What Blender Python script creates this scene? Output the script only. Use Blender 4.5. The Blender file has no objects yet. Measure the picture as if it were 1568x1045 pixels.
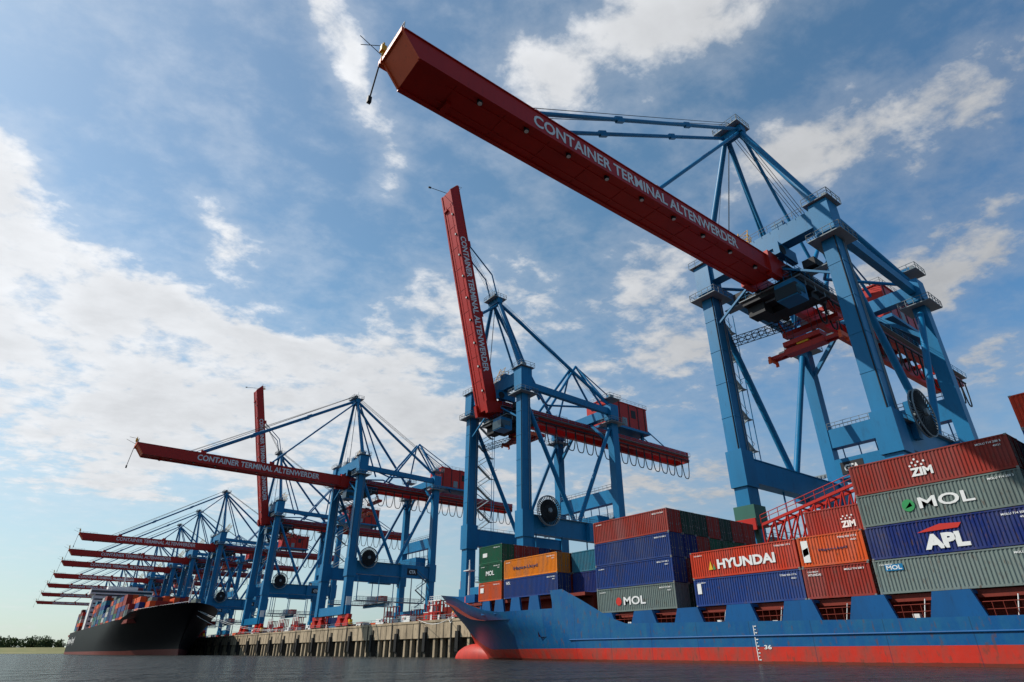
import bpy, bmesh, math, random
from mathutils import Vector, Matrix
random.seed(7)
S = bpy.context.scene
COL = S.collection

# ---------------------------------------------------------------- helpers
class MB:
    def __init__(s): s.v=[]; s.f=[]; s.m=[]; s.sm=[]
    def add(s, vs, fs, m=0, smooth=False):
        o=len(s.v); s.v+= [tuple(a) for a in vs]
        for f in fs:
            s.f.append([i+o for i in f]); s.m.append(m); s.sm.append(smooth)
    def box(s, x0,x1,y0,y1,z0,z1,m=0):
        vs=[(x0,y0,z0),(x1,y0,z0),(x1,y1,z0),(x0,y1,z0),(x0,y0,z1),(x1,y0,z1),(x1,y1,z1),(x0,y1,z1)]
        s.add(vs,[(0,3,2,1),(4,5,6,7),(0,1,5,4),(1,2,6,5),(2,3,7,6),(3,0,4,7)],m)
    def beam(s,p,q,w,h,m=0,w2=None,h2=None):
        p=Vector(p);q=Vector(q);d=(q-p).normalized()
        up=Vector((0,0,1)) if abs(d.z)<.95 else Vector((0,1,0))
        a=d.cross(up).normalized(); b=a.cross(d).normalized()
        w2=w if w2 is None else w2; h2=h if h2 is None else h2
        vs=[]
        for c,ww,hh in((p,w,h),(q,w2,h2)):
            for i,j in((-1,-1),(1,-1),(1,1),(-1,1)): vs.append(c+a*i*ww/2+b*j*hh/2)
        s.add(vs,[(3,2,1,0),(4,5,6,7),(0,1,5,4),(1,2,6,5),(2,3,7,6),(3,0,4,7)],m)
    def tube(s,p,q,r,m=0,n=8,r2=None):
        p=Vector(p);q=Vector(q);d=(q-p).normalized()
        up=Vector((0,0,1)) if abs(d.z)<.95 else Vector((0,1,0))
        a=d.cross(up).normalized(); b=a.cross(d).normalized()
        r2=r if r2 is None else r2; vs=[]
        for c,rr in((p,r),(q,r2)):
            for k in range(n):
                t=2*math.pi*k/n; vs.append(c+a*math.cos(t)*rr+b*math.sin(t)*rr)
        s.add(vs,[(k,(k+1)%n,n+(k+1)%n,n+k) for k in range(n)],m,True)
        s.add(vs[:n],[tuple(range(n-1,-1,-1))],m); s.add(vs[n:],[tuple(range(n))],m)
    def rail(s,p,q,m=0,h=1.1,step=2.0,r=.045):
        p=Vector(p);q=Vector(q);L=(q-p).length;n=max(1,int(L/step));u=Vector((0,0,h))
        s.tube(p+u,q+u,r,m,4); s.tube(p+u*.5,q+u*.5,r*.8,m,4)
        for i in range(n+1):
            c=p.lerp(q,i/n); s.tube(c,c+u,r,m,4)
    def mesh(s,name,mats):
        me=bpy.data.meshes.new(name); me.from_pydata(s.v,[],s.f)
        for a in mats: me.materials.append(a)
        me.polygons.foreach_set("material_index",s.m)
        me.polygons.foreach_set("use_smooth",s.sm); me.update()
        return me
def obj(name,me,parent=None,loc=(0,0,0),rot=(0,0,0),color=None):
    o=bpy.data.objects.new(name,me); COL.objects.link(o)
    o.location=loc; o.rotation_euler=rot
    if parent: o.parent=parent
    if color: o.color=(*color,1)
    return o
def empty(name,loc=(0,0,0)):
    return obj(name,None,None,loc)

# ---------------------------------------------------------------- materials
def newmat(name):
    m=bpy.data.materials.new(name); m.use_nodes=True; nt=m.node_tree
    return m,nt,nt.nodes['Principled BSDF']
def N(nt,t,**k):
    n=nt.nodes.new(t)
    for a,b in k.items(): setattr(n,a,b)
    return n
def paint(name,c,rough=.45,dirt=.35,scale=.25,metal=0,dcol=None,spec=.22,objcol=False,streak=True):
    m,nt,b=newmat(name); L=nt.links.new
    tc=N(nt,'ShaderNodeTexCoord'); 
    mp=N(nt,'ShaderNodeMapping'); mp.inputs['Scale'].default_value=(1,1,.25 if streak else 1)
    L(tc.outputs['Object'],mp.inputs[0])
    n1=N(nt,'ShaderNodeTexNoise'); n1.inputs['Scale'].default_value=scale; n1.inputs['Detail'].default_value=5; n1.inputs['Roughness'].default_value=.65
    n2=N(nt,'ShaderNodeTexNoise'); n2.inputs['Scale'].default_value=scale*9; n2.inputs['Detail'].default_value=4; n2.inputs['Roughness'].default_value=.7
    L(mp.outputs[0],n1.inputs[0]); L(mp.outputs[0],n2.inputs[0])
    mr=N(nt,'ShaderNodeMapRange'); mr.inputs[1].default_value=.42; mr.inputs[2].default_value=.72; mr.inputs[3].default_value=0; mr.inputs[4].default_value=dirt
    mr2=N(nt,'ShaderNodeMapRange'); mr2.inputs[1].default_value=.56; mr2.inputs[2].default_value=.70; mr2.inputs[3].default_value=0; mr2.inputs[4].default_value=dirt
    L(n1.outputs[0],mr.inputs[0]); L(n2.outputs[0],mr2.inputs[0])
    mx=N(nt,'ShaderNodeMix',data_type='RGBA'); mx2=N(nt,'ShaderNodeMix',data_type='RGBA')
    dc=dcol or tuple(min(1,x*.4+.006) for x in c)
    if objcol:
        oi=N(nt,'ShaderNodeObjectInfo'); L(oi.outputs['Color'],mx.inputs[6])
        # sun-faded chalky patches, amount differs per container
        fd=N(nt,'ShaderNodeMix',data_type='RGBA'); fd.inputs[0].default_value=.30; L(oi.outputs['Color'],fd.inputs[6]); fd.inputs[7].default_value=(.22,.22,.22,1)
        hs=N(nt,'ShaderNodeHueSaturation'); hs.inputs['Saturation'].default_value=.8; hs.inputs['Value'].default_value=.55
        L(oi.outputs['Color'],hs.inputs['Color'])
        ch=N(nt,'ShaderNodeMix',data_type='RGBA'); L(oi.outputs['Random'],ch.inputs[0]); L(hs.outputs[0],ch.inputs[6]); L(fd.outputs[2],ch.inputs[7]); L(ch.outputs[2],mx.inputs[7])
        mx2.inputs[7].default_value=(.09,.05,.035,1)
        ad=N(nt,'ShaderNodeVectorMath',operation='MULTIPLY_ADD'); cx=N(nt,'ShaderNodeCombineXYZ')
        for i in range(3): L(oi.outputs['Random'],cx.inputs[i])
        L(cx.outputs[0],ad.inputs[0]); ad.inputs[1].default_value=(90,60,40); L(tc.outputs['Object'],ad.inputs[2]); L(ad.outputs[0],mp.inputs[0])
    else:
        mx.inputs[6].default_value=(*c,1); mx.inputs[7].default_value=(*dc,1); mx2.inputs[7].default_value=(*dc,1)
    L(mr.outputs[0],mx.inputs[0]); L(mx.outputs[2],mx2.inputs[6]); L(mr2.outputs[0],mx2.inputs[0])
    L(mx2.outputs[2],b.inputs['Base Color'])
    b.inputs['Roughness'].default_value=rough; b.inputs['Metallic'].default_value=metal
    b.inputs['Specular IOR Level'].default_value=spec
    return m
M_blue=paint('crane_blue',(.006,.155,.33),.42,.38,.15)
M_red=paint('crane_red',(.43,.017,.010),.42,.35,.15)
M_dark=paint('dark_steel',(.02,.022,.026),.6,.3)
M_grey=paint('galvanised',(.20,.24,.26),.5,.3)
M_white=paint('white_paint',(.70,.70,.68),.6,.3,.8,dcol=(.38,.37,.35))
M_yel=paint('yellow_paint',(.7,.38,.02),.5,.3)
M_orange=paint('orange_paint_and_sunlit_red',(.78,.11,.03),.5,.3)  # real orange parts, plus sunlight coloured into the boom tip
M_glass=paint('cab_glass',(.03,.05,.06),.1,.1,spec=.5)
CR=[M_blue,M_red,M_dark,M_grey,M_white,M_yel,M_orange,M_glass]
BL,RD,DK,GY,WH,YE,OR,GL=range(8)
M_cont=paint('container_paint',(.5,.5,.5),.65,.85,.6,objcol=True,spec=.15)
M_cdark=paint('container_hardware',(.18,.18,.17),.5,.4)

# ---------------------------------------------------------------- text
_t={}
def text_mesh(s,w,h,mat,bold=.02):
    k=(s,w,h,mat.name)
    if k in _t: return _t[k]
    cu=bpy.data.curves.new('t','FONT'); cu.body=s; cu.size=1; cu.offset=bold; cu.extrude=.004; cu.resolution_u=3
    o=bpy.data.objects.new('t',cu); COL.objects.link(o); bpy.context.view_layer.update()
    me=bpy.data.meshes.new_from_object(o.evaluated_get(bpy.context.evaluated_depsgraph_get()))
    bpy.data.objects.remove(o)
    xs=[v.co.x for v in me.vertices]; ys=[v.co.y for v in me.vertices]
    x0,x1,y0,y1=min(xs),max(xs),min(ys),max(ys)
    for v in me.vertices:
        v.co.x=(v.co.x-x0)/(x1-x0)*w; v.co.y=(v.co.y-y0)/(y1-y0)*h
    me.materials.clear(); me.materials.append(mat); me.name='lettering'
    _t[k]=me; return me

# ---------------------------------------------------------------- camera
a=math.radians(37.1); th=math.radians(27.6)
cam=bpy.data.cameras.new('camera'); co=bpy.data.objects.new('camera',cam); COL.objects.link(co)
co.location=(0,0,.9)
fw=Vector((-math.cos(a)*math.cos(th),math.sin(a)*math.cos(th),math.sin(th)))
co.rotation_euler=fw.to_track_quat('-Z','Y').to_euler()
cam.lens=20.98; cam.sensor_width=36; cam.clip_end=30000; cam.clip_start=.1
S.camera=co

# ---------------------------------------------------------------- sun + sky
sd=Vector((-.50,-.50,.70)).normalized()
sun=bpy.data.lights.new('sun','SUN'); sun.energy=5; sun.angle=math.radians(.5); sun.color=(1,.94,.85)
so=bpy.data.objects.new('sun',sun); COL.objects.link(so); so.rotation_euler=sd.to_track_quat('Z','Y').to_euler(); so.location=(0,0,200)
W=bpy.data.worlds.new('World'); S.world=W; W.use_nodes=True; nt=W.node_tree; L=nt.links.new
W.cycles.sampling_method='MANUAL'; W.cycles.sample_map_resolution=512
bg=nt.nodes['Background']; bg.inputs[1].default_value=.13
sky=N(nt,'ShaderNodeTexSky'); sky.sky_type='NISHITA'; sky.sun_disc=False
sky.sun_elevation=math.asin(sd.z); sky.sun_rotation=math.atan2(sd.x,sd.y)%(2*math.pi)
sky.air_density=1.0; sky.dust_density=.5; sky.ozone_density=1.5
tc=N(nt,'ShaderNodeTexCoord'); D=tc.outputs['Generated']
def ma(op,a,b=None,c=None,clamp=False):
    n=N(nt,'ShaderNodeMath',operation=op); n.use_clamp=clamp
    for i,x in enumerate((a,b,c)):
        if x is None: continue
        if isinstance(x,(int,float)): n.inputs[i].default_value=x
        else: L(x,n.inputs[i])
    return n.outputs[0]
def dot(v,w):
    n=N(nt,'ShaderNodeVectorMath',operation='DOT_PRODUCT'); L(v,n.inputs[0])
    if isinstance(w,tuple): n.inputs[1].default_value=w
    else: L(w,n.inputs[1])
    return n.outputs['Value']
def mrange(x,a0,a1,b0,b1,smooth=True):
    n=N(nt,'ShaderNodeMapRange',interpolation_type='SMOOTHSTEP' if smooth else 'LINEAR'); L(x,n.inputs[0])
    for i,v_ in enumerate((a0,a1,b0,b1),1): n.inputs[i].default_value=v_
    return n.outputs[0]
dz=dot(D,(0,0,1)); dr=dot(D,(.6032,.7976,0)); df=dot(D,(-.7976,.6032,0)); dS=dot(D,tuple(sd))
az=ma('MULTIPLY',ma('ARCTAN2',dr,df),57.2958); el=ma('MULTIPLY',ma('ARCSINE',dz),57.2958)
zz=ma('ADD',ma('MAXIMUM',dz,0),.16)
cp=N(nt,'ShaderNodeCombineXYZ'); L(ma('DIVIDE',dr,zz),cp.inputs[0]); L(ma('DIVIDE',df,zz),cp.inputs[1])
def noise(vec,scale,detail=10,rough=.6,rot=0,sc=(1,1,1),dist=0,loc=(0,0,0)):
    mp=N(nt,'ShaderNodeMapping'); mp.inputs['Rotation'].default_value=(0,0,math.radians(rot)); mp.inputs['Scale'].default_value=sc; mp.inputs['Location'].default_value=loc
    L(vec,mp.inputs[0]); n=N(nt,'ShaderNodeTexNoise'); n.inputs['Scale'].default_value=scale; n.inputs['Detail'].default_value=detail
    n.inputs['Roughness'].default_value=rough; n.inputs['Distortion'].default_value=dist; L(mp.outputs[0],n.inputs[0]); return n
nA=noise(cp.outputs[0],3.4,8,.6,-35,(1,1.2,1),.1,(3.1,1.7,0)).outputs[0]
nB=noise(cp.outputs[0],12,7,.62,-35,(1,1.15,1),.15,(1,5,0)).outputs[0]
wn=noise(cp.outputs[0],2.6,5,.6,0,(1,1,1),0,(7,2,0)).outputs['Color']
ae=N(nt,'ShaderNodeCombineXYZ'); L(az,ae.inputs[0]); L(el,ae.inputs[1])
vs=N(nt,'ShaderNodeVectorMath',operation='SUBTRACT'); L(wn,vs.inputs[0]); vs.inputs[1].default_value=(.5,.5,.5)
vm=N(nt,'ShaderNodeVectorMath',operation='MULTIPLY_ADD'); L(vs.outputs[0],vm.inputs[0]); vm.inputs[1].default_value=(14,11,0); L(ae.outputs[0],vm.inputs[2])
AE=vm.outputs[0]
blobs=[ # az, el, sigma along, sigma across, tilt deg, amplitude
(-44,24,12,5.2,-6,.85),(-29,22,12,3.6,-6,.80),(-50,31.5,4.5,2.0,-20,.55),(-38,15.5,14,3.5,0,.6),(-18,25.5,9,2.8,10,.58),
(-27,53,4,1.6,-60,.55),(-21.5,49.5,5,1.8,-55,.68),(-15,43.5,4,1.6,-65,.5),
(11,54,12,3.8,0,.62),(5,49.5,5,3.0,0,.56),(27,54,10,3.0,0,.55),
(31,40,6,2.2,15,.48),(41,39.5,9,2.4,8,.55),(49,38,6,2.5,10,.52),(43,29.5,10,1.9,14,.66),(34,26.0,8,1.5,12,.5),
(13,32.5,8,3.2,18,.66),(-5,32,6,3.0,0,.58),(2,42,4,2.4,-10,.50),(15,25.5,10,2.2,12,.62),(-8,21,11,3.2,0,.64),(42,20,9,2.0,12,.50),(-47,47,5,1.6,-40,.28),(-33,34,7,1.5,-40,.40),(-34,41,3,1.8,0,.25),(5,13,25,2.8,0,.6),(24,21,10,1.6,10,.45)]
tot=None
for (A,E,s1,s2,t,am) in blobs:
    mp=N(nt,'ShaderNodeMapping',vector_type='TEXTURE'); mp.inputs['Location'].default_value=(A,E,0)
    mp.inputs['Rotation'].default_value=(0,0,math.radians(t)); mp.inputs['Scale'].default_value=(s1,s2,1)
    L(AE,mp.inputs[0]); q=dot(mp.outputs[0],mp.outputs[0])
    e=ma('MULTIPLY',ma('EXPONENT',ma('MULTIPLY',q,-.6)),am)
    tot=e if tot is None else ma('ADD',tot,e)
tot=ma('MINIMUM',tot,.85)
f1=ma('MULTIPLY',ma('SUBTRACT',nA,.5),1.7); f2=ma('MULTIPLY',ma('SUBTRACT',nB,.5),1.1)
den=ma('ADD',ma('ADD',tot,f1),f2)
cov0=mrange(den,.26,.80,0,.96)
veil=mrange(den,-.15,.55,0,.24)
cov=ma('MAXIMUM',cov0,veil)
haze=mrange(el,28,0,0,.68)
br=mrange(dS,0,.8,3.7,7.0,False)
core=mrange(den,.7,1.35,1.0,.80)
br2=ma('MULTIPLY',ma('MULTIPLY',br,core),ma('ADD',.72,ma('MULTIPLY',nB,.56)))
cc=N(nt,'ShaderNodeVectorMath',operation='SCALE'); cc.inputs[0].default_value=(.97,.99,1.02); L(br2,cc.inputs['Scale'])
g1=mrange(dS,-.1,.5,0,1); g2=mrange(dS,.4,.95,0,1)
t1=N(nt,'ShaderNodeMix',data_type='RGBA'); L(g1,t1.inputs[0]); t1.inputs[6].default_value=(.62,.98,1.12,1); t1.inputs[7].default_value=(.92,1.18,1.12,1)
t2=N(nt,'ShaderNodeMix',data_type='RGBA'); L(g2,t2.inputs[0]); L(t1.outputs[2],t2.inputs[6]); t2.inputs[7].default_value=(1.05,1.16,1.08,1)
sk=N(nt,'ShaderNodeVectorMath',operation='MULTIPLY'); L(sky.outputs[0],sk.inputs[0]); L(t2.outputs[2],sk.inputs[1])
hz=N(nt,'ShaderNodeVectorMath',operation='SCALE'); hz.inputs[0].default_value=(.88,.96,1.02); L(ma('MULTIPLY',br,.80),hz.inputs['Scale'])
m1=N(nt,'ShaderNodeMix',data_type='RGBA'); L(haze,m1.inputs[0]); L(sk.outputs[0],m1.inputs[6]); L(hz.outputs[0],m1.inputs[7])
m2=N(nt,'ShaderNodeMix',data_type='RGBA'); L(cov,m2.inputs[0]); L(m1.outputs[2],m2.inputs[6]); L(cc.outputs[0],m2.inputs[7])
L(m2.outputs[2],bg.inputs[0])

# ---------------------------------------------------------------- water
m,ntw,b=newmat('river_water'); Lw=ntw.links.new
b.inputs['Base Color'].default_value=(.030,.033,.031,1); b.inputs['Roughness'].default_value=.2; b.inputs['IOR'].default_value=1.33; b.inputs['Specular IOR Level'].default_value=.045
t=N(ntw,'ShaderNodeTexCoord'); prev=None
for sc,st,sx in((.35,1.8,1),(1.6,1.0,1.6),(6,.35,1.3)):
    mp=N(ntw,'ShaderNodeMapping'); mp.inputs['Scale'].default_value=(1,sx,1); mp.inputs['Rotation'].default_value=(0,0,.5*sc)
    Lw(t.outputs['Object'],mp.inputs[0]); n=N(ntw,'ShaderNodeTexNoise'); n.inputs['Scale'].default_value=sc; n.inputs['Detail'].default_value=3
    Lw(mp.outputs[0],n.inputs[0]); bp=N(ntw,'ShaderNodeBump'); bp.inputs['Strength'].default_value=1; bp.inputs['Distance'].default_value=st*.6/sc**.5
    Lw(n.outputs[0],bp.inputs['Height'])
    if prev: Lw(prev.outputs[0],bp.inputs['Normal'])
    prev=bp
Lw(prev.outputs[0],b.inputs['Normal'])
w=MB(); w.add([(-9000,-9000,0),(9000,-9000,0),(9000,300,0),(-9000,300,0)],[(0,1,2,3)])
obj('water',w.mesh('water',[m]))

# ---------------------------------------------------------------- quay + ground
M_conc=paint('quay_concrete',(.42,.33,.22),.85,.85,.3,dcol=(.10,.075,.05))
M_concd=paint('quay_concrete_dark',(.07,.06,.048),.9,.6,.4)
M_asph=paint('terminal_paving',(.14,.135,.125),.9,.4,.05,streak=False)
M_rub=paint('rubber',(.015,.015,.015),.8,.2)
g=MB(); g.add([(-1480,82.3,7.99),(6000,82.3,7.99),(6000,9000,7.99),(-1480,9000,7.99)],[(0,1,2,3)])
obj('ground',g.mesh('ground',[M_asph]))
q=empty('quay_wall')
k=MB(); x=-1480
while x<260:
    k.box(x,x+14.96,82,84.5,4.1,8.05,0)
    k.box(x,x+14.96,81.88,84.4,7.55,8.1,0)
    k.box(x+1,x+2.0,81.7,83,-.5,6.6,1); k.box(x+.85,x+2.15,81.3,81.7,1.2,5.4,2)
    for j in (4.5,8,11.5): k.box(x+j,x+j+.9,82.3,83.2,-1,4.1,0)
    for j in (6.2,9.6): k.box(x+j,x+j+.12,81.93,82.02,4.1,7.55,1)
    k.tube((x+7,82.5,8.1),(x+7,82.5,8.7),.28,1,8)
    k.box(x+12.9,x+13.3,81.8,82,1,8,1)
    x+=15
k.box(-1480,260,85,86,-1,4.1,1)  # back wall coloured dark for the shaded gap under the cap
k.box(-1480,-1479,85,400,-1,7.98,0)
obj('quay_structure',k.mesh('quay_structure',[M_conc,M_concd,M_rub]),q)
k=MB()
k.rail((-1400,82.2,8.1),(250,82.2,8.1),0,1.0,6,.04)
for yy in (85,116):
    for d in (-.5,.5): k.box(-1480,260,yy+d-.06,yy+d+.06,8.0,8.03,1)
obj('rails_and_handrail',k.mesh('rails_and_handrail',[M_grey,M_dark]),q)

# far bank + trees
mg,ntg,bb=newmat('bank_grass'); 
n=N(ntg,'ShaderNodeTexNoise'); n.inputs['Scale'].default_value=.05; n.inputs['Detail'].default_value=6; rp=N(ntg,'ShaderNodeValToRGB')
rp.color_ramp.elements[0].color=(.09,.12,.03,1); rp.color_ramp.elements[1].color=(.24,.2,.08,1); t=N(ntg,'ShaderNodeTexCoord')
ntg.links.new(t.outputs['Object'],n.inputs[0]); ntg.links.new(n.outputs[0],rp.inputs[0]); ntg.links.new(rp.outputs[0],bb.inputs['Base Color']); bb.inputs['Roughness'].default_value=.95
bk=MB(); ny=60; pr=[(-1150,-.5),(-1162,1.2),(-1185,2.0),(-1215,7.5),(-1225,7.8),(-1300,7),(-9000,6)]
vs=[]
for i in range(ny+1):
    y=-2500+i*(2580/ny)
    for (X,Z) in pr: vs.append((X+25*math.sin(y*.01)+10*math.sin(y*.037) if X>-2000 else X,y,Z+(.5*math.sin(y*.02) if Z>1 else 0)))
np_=len(pr); bk.add(vs,[(i*np_+j,i*np_+j+1,(i+1)*np_+j+1,(i+1)*np_+j) for i in range(ny) for j in range(np_-1)])
obj('river_bank',bk.mesh('river_bank',[mg]))
def foliage(name,c):
    m,nn,b=newmat(name); n=N(nn,'ShaderNodeTexNoise'); n.inputs['Scale'].default_value=.3; r=N(nn,'ShaderNodeValToRGB')
    r.color_ramp.elements[0].position=.35; r.color_ramp.elements[1].position=.65
    r.color_ramp.elements[0].color=(c[0]*.5,c[1]*.5,c[2]*.5,1); r.color_ramp.elements[1].color=(*c,1)
    t=N(nn,'ShaderNodeTexCoord'); nn.links.new(t.outputs['Object'],n.inputs[0]); nn.links.new(n.outputs[0],r.inputs[0]); nn.links.new(r.outputs[0],b.inputs['Base Color']); b.inputs['Roughness'].default_value=.9; return m
M_leaf=foliage('foliage',(.09,.13,.045)); M_bark=paint('bark',(.06,.045,.03),.9,.3)
tr=MB()
for i in range(260):
    y=random.uniform(-500,75); X=-1270-random.uniform(0,60); H=random.uniform(10,23)
    tr.tube((X,y,5),(X,y,5+H*.5),.5,1,5,.25); 
    for c in range(7):
        cx,cy,cz=X+random.gauss(0,H*.14),y+random.gauss(0,H*.2),5+H*random.uniform(.25,.85); r=H*random.uniform(.12,.24)
        for l in range(22):
            d=Vector((random.gauss(0,1),random.gauss(0,1),random.gauss(0,1))).normalized()*r*random.uniform(.5,1.1)
            P=Vector((cx,cy,cz))+d; e1=Vector((random.gauss(0,1),random.gauss(0,1),random.gauss(0,1))).normalized()*1.2; e2=e1.orthogonal().normalized()*1.0
            tr.add([P-e1,P+e2,P+e1,P-e2],[(0,1,2,3)],0)
obj('tree_line',tr.mesh('tree_line',[M_leaf,M_bark]))

# ---------------------------------------------------------------- crane meshes
AP=(84,89.0)   # apex y,z
body=MB(); B=body
for sx in(-1,1):
    X=11.2*sx
    B.beam((X,85,12),(X,85,64),2.3,2.6,BL); B.beam((X,116,12),(X,116,61.5),2.1,2.2,BL)
    B.box(X-1.45,X+1.45,83.4,86.6,23.6,29.4,BL); B.box(X-1.3,X+1.3,114.6,117.4,23.6,29.4,BL)
    B.box(X-1.5,X+1.5,83.3,86.7,58.8,64.6,BL); B.box(X-1.35,X+1.35,114.5,117.5,57.6,62,BL)
    for zf in(35,41,47,53): B.box(X-1.2,X+1.2,83.65,86.35,zf,zf+.12,BL)
    B.beam((X,86.6,26.5),(X,114.6,26.5),1.8,3.8,BL)
    B.box(X-1.05,X+1.05,86.6,114.6,28.35,28.5,BL); B.box(X-1.05,X+1.05,86.6,114.6,24.5,24.65,BL)
    B.tube((X,86.4,55),(X,100.3,28.6),.55,BL,10); B.tube((X,114.7,55),(X,101.7,28.6),.55,BL,10)
    B.beam((X,86.7,60.6),(X,114.5,60),1.2,1.7,BL)
    B.tube((X,86.7,61),(X*.25,100,61),.3,BL); B.tube((X,114.5,61),(X*.25,100,61),.3,BL)
    B.rail((X+1.2*sx,86.6,28.5),(X+1.2*sx,114.6,28.5),GY); B.box(X+.9*sx-.5,X+.9*sx+.6,86.6,114.6,28.5,28.6,GY)
    for (yy,zz_) in((85,57.6),(116,56.5)):
        B.box(X-2.6,X+2.6,yy-2.7,yy+2.7,zz_,zz_+.15,GY)
        for (p,q_) in(((X-2.6,yy-2.7),(X+2.6,yy-2.7)),((X+2.6,yy-2.7),(X+2.6,yy+2.7)),((X+2.6,yy+2.7),(X-2.6,yy+2.7)),((X-2.6,yy+2.7),(X-2.6,yy-2.7))):
            B.rail((*p,zz_+.15),(*q_,zz_+.15),GY,1.2,1.2,.06)
        B.box(X-2.1,X+2.1,yy-2.2,yy+2.2,zz_+7.1,zz_+7.2,GY)
        for (p,q_) in(((X-2.1,yy-2.2),(X+2.1,yy-2.2)),((X+2.1,yy-2.2),(X+2.1,yy+2.2)),((X+2.1,yy+2.2),(X-2.1,yy+2.2))):
            B.rail((*p,zz_+7.2),(*q_,zz_+7.2),GY,1.2,1.1,.06)
        B.box(X-.7,X+.7,yy-.6,yy+.6,zz_+7.2,zz_+8.6,BL); B.box(X+.9,X+1.6,yy-1.5,yy-.3,zz_+7.2,zz_+8.1,GY)
    for yy in(85,116):
        B.box(X-4.4,X+4.4,yy-.6,yy+.6,10.9,12.0,RD); 
        for d in(-2.9,2.9):
            B.add([(X+d-2.1,yy-.75,9.4),(X+d+2.1,yy-.75,9.4),(X+d+.7,yy-.75,10.95),(X+d-.7,yy-.75,10.95),(X+d-2.1,yy+.75,9.4),(X+d+2.1,yy+.75,9.4),(X+d+.7,yy+.75,10.95),(X+d-.7,yy+.75,10.95)],
                  [(0,1,2,3),(7,6,5,4),(0,4,5,1),(1,5,6,2),(2,6,7,3),(3,7,4,0)],RD)
            for e in(-1.45,-.5,.5,1.45): 
                B.tube((X+d+e,yy-.4,8.5),(X+d+e,yy+.4,8.5),.47,DK,12); 
            B.box(X+d-2,X+d+2,yy-.95,yy-.55,8.6,9.5,RD); B.box(X+d-2,X+d+2,yy+.55,yy+.95,8.6,9.5,RD)
        B.box(X+5.0*sx-.5,X+5*sx+.5,yy-.5,yy+.5,9,10.4,YE)
        B.box(X+1.4*sx-.4,X+1.4*sx+.4,yy-.8,yy+.8,14.7,17.3,WH); B.box(X-2.2,X-1.2,yy-.7,yy+.7,14.7,16.4,RD)
    B.box(X-1.3,X+1.3,88,113,16.2,16.5,GY); B.rail((X-1.3,88,16.5),(X-1.3,113,16.5),GY,1.1,2,.05); B.rail((X+1.3,88,16.5),(X+1.3,113,16.5),GY,1.1,2,.05)
    for yy in(88.3,96,104,112.7): B.tube((X,yy,16.5),(X,yy,24.6),.16,BL,6)
    # A-frame
    B.tube((X,84.9,64),(1.5*sx,AP[0],AP[1]),.68,BL,12,.5)
    B.tube((X,115.6,62),(1.3*sx,AP[0]+.8,AP[1]-.5),.48,BL,10)
    B.tube((1.6*sx,AP[0]+1,AP[1]-1),(3*sx,97,61.8),.3,BL)
    B.tube((2.6*sx,100,59),(1.2*sx,113,77),.38,BL); B.tube((2.6*sx,128,59),(1.2*sx,113,77),.32,BL)
    B.tube((X,115.6,62),(1.2*sx,113,77),.3,BL)
    B.tube((1.2*sx,113,77),(1.8*sx,150,58.6),.18,BL,6)
    # boom hoist ropes apex -> machinery house
    for e in(.35,.85): B.tube((e*sx,AP[0]-.2,AP[1]+2.3),(e*sx,124,69.2),.055,DK,4)
    B.tube((X*.82,86,66.5),(1.9*sx,AP[0]+.4,AP[1]+.6),.05,GY,4)
for yy,z0,z1,ww in((85,60.9,64.2,1.1),(116,58.8,61.3,1.0),(116,35.4,39,.95),(85,12,14.6,.9),(116,12,14.6,.9)):
    e=11.2 if z0>20 else 13.6
    B.box(-e,e,yy-ww,yy+ww,z0,z1,BL)
B.box(-9.9,9.9,99,102.5,16.15,16.45,GY); B.rail((-9.9,99,16.45),(9.9,99,16.45),GY,1.1,1.6,.05); B.rail((-9.9,102.5,16.45),(9.9,102.5,16.45),GY,1.1,1.6,.05)
B.box(-6,-3,99.8,102,16.45,19,WH); B.box(2,6,99.6,102.2,16.45,18.6,RD); B.box(-9.9,9.9,100.5,101.1,15.3,16.15,BL)
B.rail((-10,83.6,64.2),(10,83.6,64.2),GY,1.2,1.5,.05); B.rail((-10,117,39),(10,117,39),GY,1.2,1.5,.05); B.rail((-10,115,39),(10,115,39),GY,1.2,1.5,.05)
B.box(-10,10,117,118.2,32,32.3,GY); B.rail((-10,118.1,32.3),(10,118.1,32.3),GY); B.rail((-10,117.0,32.3),(10,117.0,32.3),GY)
for xx in range(-9,10,3): B.tube((xx,117.3,32.3),(xx,117.0,35.4),.12,BL,5)
# apex head
B.beam((-2.4,AP[0],AP[1]),(2.4,AP[0],AP[1]),1.6,1.6,BL)
B.box(-2.6,2.6,AP[0]-2.1,AP[0]+2.1,AP[1]+.8,AP[1]+.95,GY)
for s_ in((-1,-1,1,-1),(1,-1,1,1),(1,1,-1,1),(-1,1,-1,-1)):
    B.rail((2.6*s_[0],AP[0]+2.1*s_[1],AP[1]+.95),(2.6*s_[2],AP[0]+2.1*s_[3],AP[1]+.95),GY,1.2,.9,.06)
for xx in(-1.2,-.4,.4,1.2): B.tube((xx-.12,AP[0]-.6,AP[1]+1.7),(xx+.12,AP[0]-.6,AP[1]+1.7),.75,DK,14)
B.tube((-1.6,AP[0]-.6,AP[1]+1.7),(1.6,AP[0]-.6,AP[1]+1.7),.15,GY)
B.tube((1.5,AP[0],AP[1]+.9),(1.5,AP[0],AP[1]+4),.06,GY,4)
B.tube((-8,87.5,64),(-1.6,AP[0]+1,AP[1]-1),.12,GY,4)
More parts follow.
